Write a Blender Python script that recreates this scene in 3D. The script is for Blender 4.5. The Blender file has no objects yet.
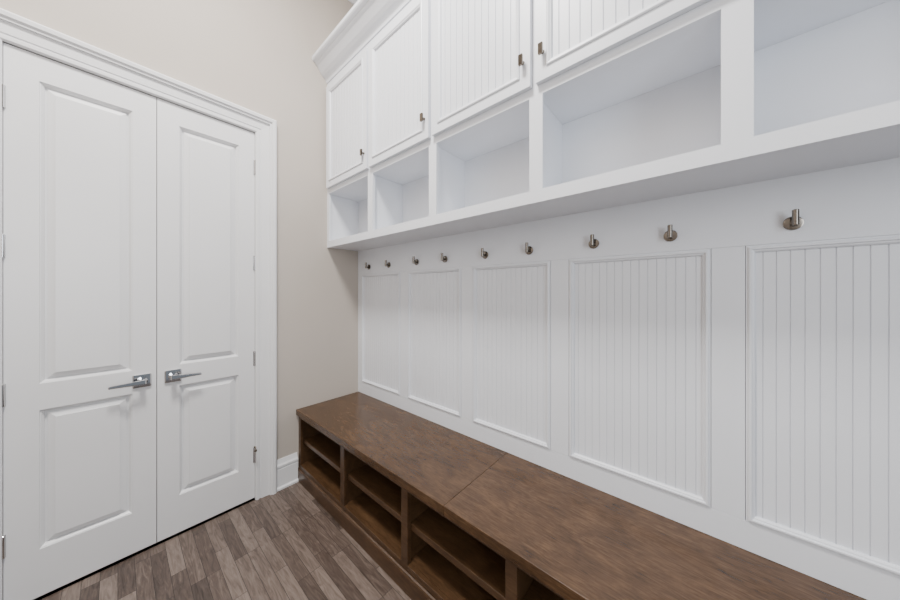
import bpy, bmesh, math, random
from mathutils import Vector, Matrix
random.seed(4)
C = bpy.context.scene.collection
YW = 2.23      # door wall surface
XF = 1.361     # panelling frame face
XC = 1.087     # cabinet face frame face
XB = 0.872     # bench face frame
YE = -1.228    # near end of the built-ins
WORLD = {}

# ------------------------------------------------------------------ materials
def new_mat(name):
    m = bpy.data.materials.new(name); m.use_nodes = True
    nt = m.node_tree
    return m, nt, nt.nodes['Principled BSDF']

def paint(name, col, rough=0.45, bump=0.04, scale=220, var=0.02):
    m, nt, b = new_mat(name)
    tc = nt.nodes.new('ShaderNodeTexCoord')
    n = nt.nodes.new('ShaderNodeTexNoise'); n.inputs['Scale'].default_value = 2.2; n.inputs['Detail'].default_value = 3
    nt.links.new(tc.outputs['Object'], n.inputs['Vector'])
    r = nt.nodes.new('ShaderNodeValToRGB')
    r.color_ramp.elements[0].position = 0.3; r.color_ramp.elements[1].position = 0.7
    r.color_ramp.elements[0].color = tuple(c*(1-var) for c in col)+(1,)
    r.color_ramp.elements[1].color = tuple(min(1, c*(1+var)) for c in col)+(1,)
    nt.links.new(n.outputs['Fac'], r.inputs['Fac']); nt.links.new(r.outputs['Color'], b.inputs['Base Color'])
    n2 = nt.nodes.new('ShaderNodeTexNoise'); n2.inputs['Scale'].default_value = scale
    nt.links.new(tc.outputs['Object'], n2.inputs['Vector'])
    bp = nt.nodes.new('ShaderNodeBump'); bp.inputs['Strength'].default_value = bump; bp.inputs['Distance'].default_value = 0.002
    nt.links.new(n2.outputs['Fac'], bp.inputs['Height']); nt.links.new(bp.outputs['Normal'], b.inputs['Normal'])
    b.inputs['Roughness'].default_value = rough
    return m

def metal(name, col, rough):
    m, nt, b = new_mat(name)
    tc = nt.nodes.new('ShaderNodeTexCoord')
    mp = nt.nodes.new('ShaderNodeMapping'); mp.inputs['Scale'].default_value = (400, 400, 15)
    n = nt.nodes.new('ShaderNodeTexNoise'); n.inputs['Scale'].default_value = 1
    nt.links.new(tc.outputs['Object'], mp.inputs['Vector']); nt.links.new(mp.outputs['Vector'], n.inputs['Vector'])
    mr = nt.nodes.new('ShaderNodeMapRange'); mr.inputs['To Min'].default_value = rough*0.8; mr.inputs['To Max'].default_value = rough*1.2
    nt.links.new(n.outputs['Fac'], mr.inputs['Value']); nt.links.new(mr.outputs['Result'], b.inputs['Roughness'])
    b.inputs['Base Color'].default_value = col+(1,); b.inputs['Metallic'].default_value = 1.0
    return m

def wood(name, stretch, dark, mid, light, rough=0.35, seed=0.0):
    m, nt, b = new_mat(name)
    L = nt.links.new
    tc = nt.nodes.new('ShaderNodeTexCoord')
    def noise(sc, scale, detail, dist=0.0, rg=0.5):
        mp = nt.nodes.new('ShaderNodeMapping'); mp.inputs['Scale'].default_value = sc; mp.inputs['Location'].default_value = (seed, seed*1.7, seed*.3)
        n = nt.nodes.new('ShaderNodeTexNoise'); n.inputs['Scale'].default_value = scale; n.inputs['Detail'].default_value = detail
        n.inputs['Distortion'].default_value = dist; n.inputs['Roughness'].default_value = rg
        L(tc.outputs['Object'], mp.inputs['Vector']); L(mp.outputs['Vector'], n.inputs['Vector']); return n
    blot = noise(tuple(0.5 if s else 1.0 for s in stretch), 9.0, 12, 1.3, 0.66)
    grain = noise(tuple(0.11 if s else 1.0 for s in stretch), 75.0, 8, 1.6, 0.62)
    fine = noise(tuple(0.10 if s else 1.0 for s in stretch), 300.0, 3)
    a1 = nt.nodes.new('ShaderNodeMath'); a1.operation = 'MULTIPLY_ADD'; a1.inputs[1].default_value = 0.36
    L(grain.outputs['Fac'], a1.inputs[0])
    a0 = nt.nodes.new('ShaderNodeMath'); a0.operation = 'MULTIPLY'; a0.inputs[1].default_value = 0.40
    L(blot.outputs['Fac'], a0.inputs[0]); L(a0.outputs[0], a1.inputs[2])
    a2 = nt.nodes.new('ShaderNodeMath'); a2.operation = 'MULTIPLY_ADD'; a2.inputs[1].default_value = 0.24
    L(fine.outputs['Fac'], a2.inputs[0]); L(a1.outputs[0], a2.inputs[2])
    r = nt.nodes.new('ShaderNodeValToRGB'); e = r.color_ramp.elements
    e[0].position = 0.36; e[0].color = dark+(1,); e[1].position = 0.65; e[1].color = light+(1,)
    k = e.new(0.5); k.color = mid+(1,)
    L(a2.outputs[0], r.inputs['Fac']); L(r.outputs['Color'], b.inputs['Base Color'])
    bp = nt.nodes.new('ShaderNodeBump'); bp.inputs['Strength'].default_value = 0.03; bp.inputs['Distance'].default_value = 0.002
    L(grain.outputs['Fac'], bp.inputs['Height']); L(bp.outputs['Normal'], b.inputs['Normal'])
    b.inputs['Roughness'].default_value = rough
    return m

def floor_mat():
    m, nt, b = new_mat('floor_planks'); L = nt.links.new
    tc = nt.nodes.new('ShaderNodeTexCoord')
    mp = nt.nodes.new('ShaderNodeMapping'); mp.inputs['Rotation'].default_value = (0, 0, math.pi/2)
    L(tc.outputs['Object'], mp.inputs['Vector'])
    def brick(c1, c2, mortar):
        br = nt.nodes.new('ShaderNodeTexBrick'); br.offset = 0.37; br.offset_frequency = 3; br.squash = 1.25; br.squash_frequency = 4
        br.inputs['Scale'].default_value = 1; br.inputs['Brick Width'].default_value = 0.36; br.inputs['Row Height'].default_value = 0.056
        br.inputs['Mortar Size'].default_value = 0.0009; br.inputs['Mortar Smooth'].default_value = 0.05; br.inputs['Bias'].default_value = 0.0
        br.inputs['Color1'].default_value = c1; br.inputs['Color2'].default_value = c2; br.inputs['Mortar'].default_value = mortar
        L(mp.outputs['Vector'], br.inputs['Vector']); return br
    br = brick((0, 0, 0, 1), (1, 1, 1, 1), (0.3, 0.3, 0.3, 1))
    sep = nt.nodes.new('ShaderNodeSeparateColor'); L(br.outputs['Color'], sep.inputs['Color'])
    gm = nt.nodes.new('ShaderNodeMapping'); gm.inputs['Scale'].default_value = (1.0, 0.12, 1)
    L(tc.outputs['Object'], gm.inputs['Vector'])
    ad = nt.nodes.new('ShaderNodeVectorMath'); ad.operation = 'MULTIPLY_ADD'
    ad.inputs[1].default_value = (7, 7, 7); L(br.outputs['Color'], ad.inputs[0]); L(gm.outputs['Vector'], ad.inputs[2])
    n = nt.nodes.new('ShaderNodeTexNoise'); n.inputs['Scale'].default_value = 46; n.inputs['Detail'].default_value = 10; n.inputs['Distortion'].default_value = 2.0
    n.inputs['Roughness'].default_value = 0.64
    L(ad.outputs[0], n.inputs['Vector'])
    r = nt.nodes.new('ShaderNodeValToRGB'); e = r.color_ramp.elements
    e[0].position = 0.12; e[0].color = (0.032, 0.0213, 0.0168, 1); e[1].position = 0.90; e[1].color = (0.212, 0.166, 0.140, 1)
    k = e.new(0.5); k.color = (0.098, 0.0700, 0.0560, 1)
    mx = nt.nodes.new('ShaderNodeMath'); mx.operation = 'MULTIPLY_ADD'; mx.inputs[1].default_value = 0.54
    L(sep.outputs[0], mx.inputs[0])
    gr = nt.nodes.new('ShaderNodeMapRange'); gr.inputs['From Min'].default_value = 0.31; gr.inputs['From Max'].default_value = 0.69
    gr.inputs['To Min'].default_value = 0.0; gr.inputs['To Max'].default_value = 0.48
    L(n.outputs['Fac'], gr.inputs['Value']); L(gr.outputs['Result'], mx.inputs[2])
    L(mx.outputs[0], r.inputs['Fac'])
    mm = nt.nodes.new('ShaderNodeMix'); mm.data_type = 'RGBA'
    L(br.outputs['Fac'], mm.inputs['Factor']); L(r.outputs['Color'], mm.inputs['A']); mm.inputs['B'].default_value = (0.016, 0.012, 0.0095, 1)
    L(mm.outputs['Result'], b.inputs['Base Color'])
    bp = nt.nodes.new('ShaderNodeBump'); bp.inputs['Strength'].default_value = 0.08; bp.inputs['Distance'].default_value = 0.003
    L(n.outputs['Fac'], bp.inputs['Height']); L(bp.outputs['Normal'], b.inputs['Normal'])
    b.inputs['Roughness'].default_value = 0.40
    return m

M = {}
M['white'] = paint('white_satin_paint', (0.775, 0.797, 0.845), 0.38)
M['doorwhite'] = paint('white_door_paint', (0.775, 0.775, 0.785), 0.33)
M['beige'] = paint('beige_wall_paint', (0.50, 0.450, 0.400), 0.75, 0.12, 160)
M['ceil'] = paint('white_ceiling_paint', (0.82, 0.82, 0.82), 0.8)
M['nickel'] = metal('brushed_nickel', (0.20, 0.18, 0.16), 0.22)
M['chrome'] = metal('polished_chrome', (0.60, 0.60, 0.61), 0.05)
M['bronze'] = metal('dark_metal', (0.17, 0.145, 0.12), 0.12)
dk, md, lt = (0.030, 0.0148, 0.0064), (0.068, 0.0350, 0.0160), (0.122, 0.0670, 0.0325)
M['top1'] = wood('stained_wood_top', (0, 1, 0), dk, md, lt, 0.26, 0.0)
M['top2'] = wood('stained_wood_top_b', (0, 1, 0), tuple(c*1.06 for c in dk), tuple(c*1.10 for c in md), tuple(c*1.10 for c in lt), 0.26, 4.7)
M['frame'] = wood('stained_wood_frame', (0, 1, 0), (0.032, 0.0160, 0.0070), (0.068, 0.0352, 0.0163), (0.112, 0.0615, 0.0305), 0.34, 1.3)
M['floor'] = floor_mat()

# ------------------------------------------------------------------ helpers
def finish(bm):
    bmesh.ops.remove_doubles(bm, verts=bm.verts, dist=1e-5)
    bmesh.ops.recalc_face_normals(bm, faces=bm.faces)

def obj(name, bm, mat, parent=None, origin=None, bevel=0, smooth=False):
    finish(bm)
    w = Vector(origin) if origin is not None else (WORLD[parent.name] if parent else Vector((0, 0, 0)))
    bmesh.ops.translate(bm, verts=bm.verts, vec=-w)
    me = bpy.data.meshes.new(name); bm.to_mesh(me); bm.free()
    me.materials.append(mat)
    o = bpy.data.objects.new(name, me); C.objects.link(o)
    WORLD[o.name] = w
    if parent:
        o.parent = parent; o.location = w - WORLD[parent.name]
    else:
        o.location = w
    if smooth:
        for p in me.polygons: p.use_smooth = True
        try: me.set_sharp_from_angle(angle=math.radians(38))
        except Exception: pass
    if bevel:
        md_ = o.modifiers.new('edge', 'BEVEL'); md_.width = bevel; md_.segments = 2; md_.limit_method = 'ANGLE'; md_.angle_limit = math.radians(50)
    return o

def thing(name, label, cat, loc, group=None):
    o = bpy.data.objects.new(name, None); C.objects.link(o); o.location = loc
    o.empty_display_size = 0.1
    WORLD[o.name] = Vector(loc); o['label'] = label; o['category'] = cat
    if group: o['group'] = group
    return o

def struct(o, label=None, cat=None):
    o['kind'] = 'structure'
    if label: o['label'] = label
    if cat: o['category'] = cat
    return o

def box(bm, x0, x1, y0, y1, z0, z1):
    v = [bm.verts.new((x, y, z)) for x in (x0, x1) for y in (y0, y1) for z in (z0, z1)]
    for f in ((0, 1, 3, 2), (4, 6, 7, 5), (0, 4, 5, 1), (2, 3, 7, 6), (0, 2, 6, 4), (1, 5, 7, 3)):
        bm.faces.new([v[i] for i in f])

def prism(bm, pts, axis, a0, a1):
    """closed polygon pts extruded; axis 'y': pts are (x,z); axis 'x': pts are (y,z)"""
    def P(p, a): return (p[0], a, p[1]) if axis == 'y' else (a, p[0], p[1])
    A = [bm.verts.new(P(p, a0)) for p in pts]; B = [bm.verts.new(P(p, a1)) for p in pts]
    n = len(pts)
    for i in range(n): bm.faces.new((A[i], A[(i+1) % n], B[(i+1) % n], B[i]))
    bm.faces.new(A); bm.faces.new(B)

def map_door(u, v, out): return (u, YW - out, v)          # on the door wall
def map_side(x): return lambda u, v, out: (x - out, u, v)  # on a plane parallel to the panelled wall

def rect_loops(bm, mp, r, profile, cap=False, close=False):
    u0, u1, v0, v1 = r; loops = []
    for a, o in profile:
        loops.append([bm.verts.new(mp(u, v, o)) for u, v in ((u0+a, v0+a), (u1-a, v0+a), (u1-a, v1-a), (u0+a, v1-a))])
    pairs = list(zip(loops, loops[1:]))
    if close: pairs.append((loops[-1], loops[0]))
    for A, B in pairs:
        for i in range(4): bm.faces.new((A[i], A[(i+1) % 4], B[(i+1) % 4], B[i]))
    if cap: bm.faces.new(loops[-1])

def slab(bm, mp, r, holes, profile, thick, cap=False, back=True):
    """flat slab with rectangular holes on its front (out=0); each hole swept by profile"""
    u0, u1, v0, v1 = r
    us = sorted({round(x, 5) for x in [u0, u1]+[h[i] for h in holes for i in (0, 1)]})
    vs = sorted({round(x, 5) for x in [v0, v1]+[h[i] for h in holes for i in (2, 3)]})
    def inside(u, v): return any(h[0] < u < h[1] and h[2] < v < h[3] for h in holes)
    for a, b in zip(us, us[1:]):
        for c, d in zip(vs, vs[1:]):
            if inside((a+b)/2, (c+d)/2): continue
            bm.faces.new([bm.verts.new(mp(u, v, 0)) for u, v in ((a, c), (b, c), (b, d), (a, d))])
            if back and not cap:
                bm.faces.new([bm.verts.new(mp(u, v, -thick)) for u, v in ((a, c), (a, d), (b, d), (b, c))])
    if back and cap:
        bm.faces.new([bm.verts.new(mp(u, v, -thick)) for u, v in ((u0, v0), (u0, v1), (u1, v1), (u1, v0))])
    rect_loops(bm, mp, r, [(0, 0), (0, -thick)])
    for h in holes: rect_loops(bm, mp, h, profile, cap)

def beads(bm, mp, r, out, pitch=0.0290, g=0.0027, wd=0.0032):
    """evenly spaced fine grooves"""
    u0, u1, v0, v1 = r; n = max(1, round((u1-u0)/pitch)); p = (u1-u0)/n
    pts = [(u0, 0)]
    for k in range(1, n):
        s = u0+k*p
        pts += [(s-wd/2, 0), (s-wd*.15, -g), (s+wd*.15, -g), (s+wd/2, 0)]
    pts.append((u1, 0))
    A = [bm.verts.new(mp(u, v0, out+o)) for u, o in pts]; B = [bm.verts.new(mp(u, v1, out+o)) for u, o in pts]
    for i in range(len(pts)-1): bm.faces.new((A[i], A[i+1], B[i+1], B[i]))

def lathe(bm, prof, origin, axis, n=28):
    """prof: (distance along axis, radius)"""
    ax = Vector(axis).normalized(); t = Vector((0, 0, 1)) if abs(ax.z) < .9 else Vector((1, 0, 0))
    e1 = ax.cross(t).normalized(); e2 = ax.cross(e1); o = Vector(origin); loops = []
    for d, r in prof:
        loops.append([bm.verts.new(o+ax*d+(e1*math.cos(2*math.pi*i/n)+e2*math.sin(2*math.pi*i/n))*r) for i in range(n)])
    for A, B in zip(loops, loops[1:]):
        for i in range(n): bm.faces.new((A[i], A[(i+1) % n], B[(i+1) % n], B[i]))
    bm.faces.new(loops[0]); bm.faces.new(loops[-1])

def rod(r, l, b=0.0012): return [(0, r-b), (b, r), (l-b, r), (l, r-b)]
B = bmesh.new

# ------------------------------------------------------------------ room shell
XL = -0.95; YB = -1.9; ZC = 3.97
bm = B(); box(bm, XL-0.1, 1.50, YB, YW+0.14, -0.06, 0.0)
struct(obj('floor', bm, M['floor']), 'grey brown wood plank floor', 'floor')
bm = B(); box(bm, XL-0.1, 1.50, YB, YW+0.14, ZC, ZC+0.06)
struct(obj('ceiling', bm, M['ceil']), 'white ceiling above the cabinets', 'ceiling')
DX0, DX1, DZ = -0.3195, 0.5975, 2.4425
bm = B()
slab(bm, map_door, (XL, XF+0.03, 0.0, ZC), [(DX0-0.004, DX1+0.004, -0.0, DZ)], [(0, 0), (0, -0.11)], 0.14, cap=True)
struct(obj('wall_back', bm, M['beige']), 'beige painted wall with the white double doors', 'wall')
bm = B(); box(bm, XF+0.03, 1.50, YB, YW, 0, ZC)
struct(obj('wall_right', bm, M['beige']), 'wall behind the white panelling and cabinets', 'wall')
bm = B(); box(bm, XL-0.1, XL, YB, YW, 0, ZC)
struct(obj('wall_left', bm, M['beige']), 'beige wall left of the doors', 'wall')

# casing
bm = B()
prof = [(0.0, -0.05), (0.0, 0.008), (0.006, 0.015), (0.019, 0.016), (0.0195, 0.009), (0.028, 0.009), (0.032, 0.014), (0.066, 0.017), (0.079, 0.019),
        (0.0795, 0.029), (0.088, 0.030), (0.094, 0.039), (0.110, 0.041), (0.118, 0.036), (0.1185, 0.029), (0.122, 0.026), (0.122, 0.0), (0.0035, 0.0), (0.0035, -0.05)]
loops = []
for a, o in prof:
    loops.append([bm.verts.new(map_door(u, v, o)) for u, v in ((DX0-a, 0), (DX0-a, DZ+a), (DX1+a, DZ+a), (DX1+a, 0))])
for A_, B_ in zip(loops, loops[1:]+loops[:1]):
    for i in range(3): bm.faces.new((A_[i], A_[i+1], B_[i+1], B_[i]))
struct(obj('trim_1', bm, M['doorwhite']), 'white moulded casing around the double doors', 'door casing')

# baseboards on the door wall
bprof = lambda: [(YW, 0), (YW-0.028, 0), (YW-0.028, 0.012), (YW-0.018, 0.022), (YW-0.018, 0.140), (YW-0.013, 0.142), (YW-0.013, 0.150), (YW-0.020, 0.154), (YW-0.020, 0.166), (YW-0.012, 0.178), (YW-0.006, 0.198), (YW-0.004, 0.206), (YW, 0.206)]
bm = B(); prism(bm, bprof(), 'x', DX1+0.123, XB-0.0115); prism(bm, bprof(), 'x', XL, DX0-0.123)
struct(obj('baseboard_back', bm, M['doorwhite']), 'tall white baseboard between door casing and bench', 'baseboard')

# ceiling crown on the door wall
bm = B()
cp = [(0, -0.13), (0.012, -0.13), (0.016, -0.115), (0.03, -0.10), (0.045, -0.075), (0.075, -0.035), (0.095, -0.022), (0.10, 0.0), (0, 0)]
prism(bm, [(YW-a, ZC+b) for a, b in cp], 'x', XL, XF+0.03)
struct(obj('trim_2', bm, M['white']), 'white crown moulding at the ceiling above the beige wall', 'crown moulding')

# ------------------------------------------------------------------ double doors
panel_prof = [(0, 0), (0.0008, -0.005), (0.004, -0.006), (0.009, -0.012), (0.012, -0.015), (0.0125, -0.021), (0.020, -0.021), (0.0205, -0.015), (0.042, -0.007), (0.0425, -0.0005)]
def make_door(name, x0, x1, handle_x, lever_dir, hinge_x, label):
    mp = lambda u, v, o: (u, YW + 0.004 - o, v)
    bm = B()
    holes = [(x0+0.088, x1-0.088, 0.225, 0.850), (x0+0.088, x1-0.088, 0.968, 2.325)]
    slab(bm, mp, (x0, x1, 0.014, 2.440), holes, panel_prof, 0.035, cap=True)
    d = obj(name, bm, M['doorwhite'], origin=((x0+x1)/2, YW+0.02, 0.014)); struct(d, label, 'door')
    yf = YW+0.004
    # handle: square rosette > neck and lever
    R = 0.035
    bm = B(); box(bm, handle_x-R, handle_x+R, yf-0.010, yf, 0.910-R, 0.910+R)
    h = obj('door_handle', bm, M['chrome'], d, bevel=0.005); h['label'] = 'chrome square rosette door lever'
    bm = B()
    lathe(bm, [(0, 0.0205), (0.008, 0.0205), (0.010, 0.0115), (0.042, 0.0115), (0.044, 0.0095)], (handle_x, yf-0.010, 0.910), (0, -1, 0))
    obj('neck', bm, M['chrome'], h, smooth=True)
    bm = B()
    s = lever_dir; yl = yf-0.059
    outline = [(-0.014, -0.013), (0.02, -0.012), (0.06, -0.0100), (0.116, -0.0085), (0.116, 0.0040), (0.06, 0.0080), (0.02, 0.012), (-0.014, 0.013)]
    A_ = [bm.verts.new((handle_x+s*a, yl, 0.910+b)) for a, b in outline]; B2 = [bm.verts.new((handle_x+s*a, yl+0.013, 0.910+b)) for a, b in outline]
    n = len(outline)
    for i in range(n): bm.faces.new((A_[i], A_[(i+1) % n], B2[(i+1) % n], B2[i]))
    bm.faces.new(A_); bm.faces.new(B2)
    obj('lever', bm, M['chrome'], h, bevel=0.0045)
    for z in (0.297, 0.94, 1.575, 2.21):
        bm = B()
        lathe(bm, [(0, 0.003), (0.003, 0.006), (0.097, 0.006), (0.100, 0.003)], (hinge_x, yf-0.007, z-0.05), (0, 0, 1), 14)
        box(bm, hinge_x-0.010, hinge_x+0.006, yf-0.0025, yf-0.0005, z-0.048, z+0.048)
        obj('hinge', bm, M['chrome'], d, smooth=True)
    return d
d1 = make_door('door_1', -0.318, 0.1375, 0.084, -1, -0.3185, 'white two panel door leaf at far left with lever pointing left')
d2 = make_door('door_2', 0.1405, 0.596, 0.203, 1, 0.5975, 'white two panel door leaf beside the beige wall with lever pointing right')
# hinge pin stop on the right leaf
bm = B()
lathe(bm, rod(0.004, 0.045), (0.5975, YW-0.008, 0.352), Vector((-0.25, -1, 0)), 12)
lathe(bm, rod(0.008, 0.012), (0.5865, YW-0.052, 0.352), Vector((-0.25, -1, 0)), 14)
lathe(bm, rod(0.009, 0.008), (0.5975, YW-0.003, 0.348), (0, 0, 1), 14)
obj('door_stop', bm, M['bronze'], d2, smooth=True)

# ------------------------------------------------------------------ wall panelling
stiles = [1.619, 1.044, 0.494, -0.077, -0.650]
edges = [YW+0.0]+stiles+[YE]
bays = list(zip(edges[1:], edges[:-1]))
PZ0, PZ1 = 0.630, 1.521
pan = thing('wall_panelling', 'white beadboard wall panelling behind the brown bench under the cubbies', 'wall panelling', (XF, 0.5, 0.5225))
mpF = map_side(XF)
HS = 0.053
holes = []
for i, (a, b) in enumerate(bays):
    holes.append((a+(HS if i < len(bays)-1 else 0.05), b-(0.072 if i == 0 else HS), PZ0, PZ1))
XR = XF+0.016
bm = B(); box(bm, XF, XR, YE, YW-0.001, 0.5225, PZ0-0.0106); obj('bottom_rail', bm, M['white'], pan, bevel=0.0010)
bm = B(); box(bm, XF, XR, YE, YW-0.001, PZ1+0.0106, 1.760); obj('top_rail', bm, M['white'], pan, bevel=0.0010)
sp = [(holes[0][1], YW-0.001)]+[(holes[i+1][1], holes[i][0]) for i in range(len(holes)-1)]+[(YE, holes[-1][0])]
for i, (a, b) in enumerate(sp):
    bm = B(); box(bm, XF, XR, a+(0.0113 if i < len(sp)-1 else 0), b-(0.0113 if i else 0), PZ0-0.0104, PZ1+0.0104); obj('stile', bm, M['white'], pan, bevel=0.0015)
for h in holes:
    bm = B(); beads(bm, mpF, (h[0]+0.0005, h[1]-0.0005, h[2]+0.0005, h[3]-0.0005), -0.009)
    p = obj('beadboard_panel', bm, M['white'], pan)
    bm = B(); rect_loops(bm, mpF, h, [(-0.0100, -0.0155), (-0.0100, 0.0006), (-0.0095, 0.0012), (-0.0045, 0.0012), (-0.0043, 0.0050), (-0.002, 0.0065), (0.003, 0.0065), (0.0045, 0.001), (0.009, 0.000), (0.0125, -0.004), (0.013, -0.0087), (0.0012, -0.0087), (0.0010, -0.0155)], close=True)
    obj('panel_moulding', bm, M['white'], p)

# ------------------------------------------------------------------ upper cabinets with open cubbies
cab = thing('wall_cabinet', 'long white wall cabinet with beadboard doors over a row of open cubbies', 'cabinet', (XC, 0.5, 1.735))
cs = [1.634, 1.061, 0.488, -0.083, -0.656]
ce = [YW-0.001]+cs+[YE]
mpC = map_side(XC)
ZS0, ZS1, ZCT, ZD0, ZD1, ZT = 1.735, 1.785, 2.158, 2.195, 2.985, 3.07
SW = 0.0275
holes = []
for i in range(len(ce)-1):
    a = ce[i+1]+(SW if i < len(ce)-2 else 0.03); b = ce[i]-(SW if i else 0.030)
    if i == 3: a += 0.007
    holes.append((a, b, ZS1, ZCT)); holes.append((a, b, ZD0+0.02, ZD1-0.02))
bm = B(); slab(bm, mpC, (YE, YW-0.001, ZS0, ZT), holes, [(0, 0), (0, -0.019)], 0.019)
obj('face_frame', bm, M['white'], cab)
XK = XF-0.0003
bm = B(); box(bm, XC+0.0192, XK, YE, YW-0.001, ZS0+0.001, ZS1-0.002)
obj('bottom_shelf', bm, M['white'], cab)
bm = B(); box(bm, XC+0.0192, XK, YE, YW-0.001, ZCT+0.001, ZCT+0.025)
obj('divider_shelf', bm, M['white'], cab)
bm = B(); box(bm, XK-0.008, XK, YE, YW-0.001, ZS1-0.0015, ZCT+0.0005)
obj('back_panel', bm, M['white'], cab)
bm = B(); box(bm, XC+0.0192, XK, YE, YW-0.001, ZT-0.02, ZT)
obj('top_panel', bm, M['white'], cab)
for i, y in enumerate(cs):
    bm = B(); box(bm, XC+0.0192, XK-0.0085, y-0.0095, y+0.0095, ZS1-0.0015, ZCT+0.0005)
    obj('partition', bm, M['white'], cab)
for y0 in (YE, YW-0.020):
    bm = B(); box(bm, XC+0.0192, XK-0.0085, y0, y0+0.019, ZS1-0.0015, ZCT+0.0005)
    obj('end_panel', bm, M['white'], cab)
# crown
bm = B()
crown = [(0.0, 3.035), (-0.006, 3.035), (-0.010, 3.050), (-0.014, 3.056), (-0.020, 3.062), (-0.034, 3.072), (-0.050, 3.088), (-0.068, 3.112), (-0.078, 3.128),
         (-0.090, 3.136), (-0.094, 3.140), (-0.094, 3.146), (-0.112, 3.152), (-0.118, 3.160), (-0.118, 3.182), (0.26, 3.182), (0.26, 3.0705), (0.0, 3.0705)]
prism(bm, [(XC-0.0003+a, z) for a, z in crown], 'y', YE, YW-0.001)
obj('crown_moulding', bm, M['white'], cab)
# doors
def cab_door(a, b, knob_y):
    T = 0.020
    mpD = map_side(XC-T-0.0005)
    ins = 0.052
    hole = (a+ins, b-ins, ZD0+ins, ZD1-ins)
    bm = B()
    slab(bm, mpD, (a, b, ZD0, ZD1), [hole], [(0, 0), (0, -0.014)], T-0.0005)
    d = obj('cabinet_door', bm, M['white'], cab, bevel=0.0012)
    bm = B(); beads(bm, mpD, (hole[0]+.0003, hole[1]-.0003, hole[2]+.0003, hole[3]-.0003), -0.008, g=0.0042, wd=0.0046, pitch=0.0365)
    obj('beadboard_panel', bm, M['white'], d)
    bm = B(); rect_loops(bm, mpD, hole, [(-0.008, 0.0003), (-0.007, 0.004), (-0.003, 0.006), (0.002, 0.005), (0.006, 0.002), (0.010, 0.001), (0.013, -0.004), (0.014, -0.0078), (0.001, -0.0078), (0.0005, 0.0003)], close=True)
    obj('panel_moulding', bm, M['white'], d)
    bm = B(); xd = XC-T-0.0005; kz = ZD0+0.105
    lathe(bm, [(0, 0.0075), (0.002, 0.0075), (0.003, 0.0055), (0.017, 0.0055)], (xd, knob_y, kz), (-1, 0, 0), 16)
    box(bm, xd-0.027, xd-0.0165, knob_y-0.0085, knob_y+0.0085, kz-0.020, kz+0.020)
    obj('knob', bm, M['bronze'], d, bevel=0.0022)
g = 0.011
db = [(cs[0]+g, YW-0.028), (cs[1]+g, cs[0]-g), (cs[2]+g+0.004, cs[1]-g), (cs[3]+g, cs[2]-g+0.004), (cs[4]+g, cs[3]-g), (YE+0.02, cs[4]-g)]
for i, (a, b) in enumerate(db):
    cab_door(a, b, (a+0.030) if i in (0, 1, 2, 4) else (b-0.030))

# ------------------------------------------------------------------ storage bench
ben = thing('storage_bench', 'dark stained wooden storage bench with open shoe cubbies along the wall', 'bench', (1.1, 0.5, 0))
bs = [1.600, 1.035, 0.480, -0.080, -0.640]
be = [YW-0.001]+bs+[YE]
ZB = 0.522
seams = [YW-0.001, 0.772, YE]
for i in range(2):
    bm = B(); box(bm, 0.853, XF+0.012, seams[i+1]+(0.0004 if i == 0 else 0), seams[i]-(0.0004 if i else 0), 0.482, ZB)
    obj('bench_top', bm, M['top1' if i == 0 else 'top2'], ben, bevel=0.0022)
mpB = map_side(XB)
holes = []
for i in range(len(be)-1):
    a = be[i+1]+0.0225; b = be[i]-(0.0225 if i else 0.035)
    holes.append((a, b, 0.118, 0.458))
bm = B(); slab(bm, mpB, (YE, YW-0.001, 0.0, 0.4815), holes, [(0, 0), (0, -0.02)], 0.02)
obj('face_frame', bm, M['frame'], ben, bevel=0.0012)
bm = B(); prism(bm, [(XB-0.0002, 0), (XB-0.011, 0), (XB-0.011, 0.078), (XB-0.007, 0.086), (XB-0.0002, 0.089)], 'y', YE, YW-0.001)
obj('base_rail', bm, M['frame'], ben)
bm = B(); box(bm, XB+0.0205, XF+0.004, YE, YW-0.001, 0.095, 0.1175); obj('bottom_board', bm, M['frame'], ben)
bm = B(); box(bm, XF-0.008, XF+0.004, YE, YW-0.001, 0.118, 0.4815); obj('back_panel', bm, M['frame'], ben)
for y in bs:
    bm = B(); box(bm, XB+0.0205, XF-0.0085, y-0.010, y+0.010, 0.118, 0.4815); obj('partition', bm, M['frame'], ben)
for y0 in (YE, YW-0.0215):
    bm = B(); box(bm, XB+0.0205, XF-0.0085, y0, y0+0.020, 0.118, 0.4815); obj('end_panel', bm, M['frame'], ben)
for i in range(len(be)-1):
    a = be[i+1]+(0.0105 if i < len(be)-2 else 0.0205); b = be[i]-(0.0105 if i else 0.021)
    bm = B(); box(bm, XB+0.024, XF-0.009, a, b, 0.266, 0.294); obj('shelf', bm, M['frame'], ben, bevel=0.0015)

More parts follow.
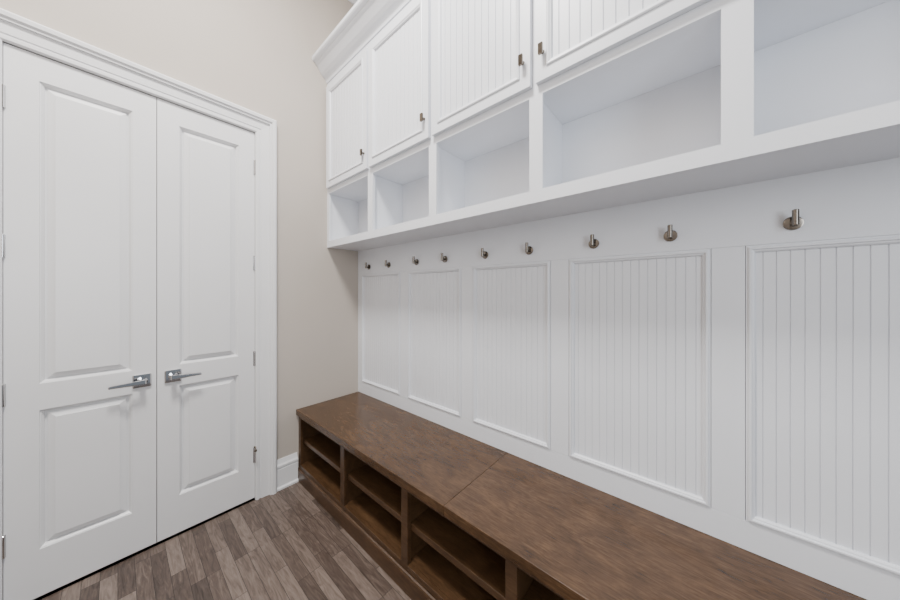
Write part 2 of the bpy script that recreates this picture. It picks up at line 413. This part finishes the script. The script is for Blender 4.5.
# ------------------------------------------------------------------ coat hooks
def make_hook(y, label):
    t = thing('coat_hook', label, 'hook', (XF, y, 1.590), 'coat hooks along the white rail under the cubbies')
    o = (XF, y, 1.590)
    bm = B(); lathe(bm, [(0.0002, 0.0205), (0.003, 0.0215), (0.005, 0.0210), (0.006, 0.018)], o, (-1, 0, 0), 32)
    obj('backplate', bm, M['nickel'], t, smooth=True)
    bm = B(); lathe(bm, [(0, 0.0065), (0.026, 0.0065)], (XF-0.006, y, 1.588), (-1, 0, 0), 20)
    lathe(bm, [(0, 0.0062), (0.0015, 0.0076), (0.0465, 0.0076), (0.048, 0.0062)], (XF-0.030, y, 1.578), (0, 0, 1), 20)
    obj('peg', bm, M['nickel'], t, smooth=True)
    return t
hooks = [(2.060, 'brushed nickel coat hook nearest the beige wall, left one above the first beadboard panel'),
         (1.794, 'brushed nickel coat hook, right one above the beadboard panel nearest the beige wall'),
         (1.480, 'brushed nickel coat hook, left one above the second beadboard panel from the beige wall'),
         (1.216, 'brushed nickel coat hook, right one above the second beadboard panel from the beige wall'),
         (0.911, 'brushed nickel coat hook, left one above the third beadboard panel from the beige wall'),
         (0.645, 'brushed nickel coat hook, right one above the third beadboard panel from the beige wall'),
         (0.344, 'brushed nickel coat hook, left one above the fourth beadboard panel from the beige wall'),
         (0.078, 'brushed nickel coat hook, right one above the fourth beadboard panel from the beige wall'),
         (-0.222, 'brushed nickel coat hook farthest from the doors, rightmost and largest looking in the row')]
proto = None
for y, lab in hooks:
    if proto is None:
        proto = make_hook(y, lab)
    else:
        c = proto.copy(); C.objects.link(c); c.location = (XF, y, 1.590); c['label'] = lab
        for ch in proto.children:
            k = ch.copy(); C.objects.link(k); k.parent = c

# ------------------------------------------------------------------ light
w = bpy.data.worlds.new('World'); bpy.context.scene.world = w; w.use_nodes = True
bg = w.node_tree.nodes['Background']; bg.inputs['Color'].default_value = (0.82, 0.90, 1.0, 1); bg.inputs['Strength'].default_value = 0.34
def area(name, loc, target, sx, sy, power, col):
    l = bpy.data.lights.new(name, 'AREA'); l.shape = 'RECTANGLE'; l.size = sx; l.size_y = sy; l.energy = power; l.color = col
    o = bpy.data.objects.new(name, l); C.objects.link(o); o.location = loc
    o.rotation_euler = (Vector(target)-Vector(loc)).to_track_quat('-Z', 'Y').to_euler()
    return o
area('ceiling_lamp', (0.0, 0.85, ZC-0.02), (0.0, 0.85, 0), 0.5, 0.5, 132, (1.0, 0.97, 0.93))
area('fill_light', (-0.5, -1.7, 1.7), (0.8, 1.2, 0.7), 0.8, 1.7, 36, (0.88, 0.94, 1.0))  # unseen fill added behind the camera to brighten doors and joinery

# ------------------------------------------------------------------ camera
cam = bpy.data.cameras.new('camera'); co = bpy.data.objects.new('camera', cam); C.objects.link(co)
cam.sensor_width = 36; cam.lens = 287/900*36; cam.shift_y = -7/900; cam.clip_start = 0.01
co.location = (0, 0, 1.375); co.rotation_euler = (math.pi/2, 0, -math.atan2(0.757, 0.654))
bpy.context.scene.camera = co
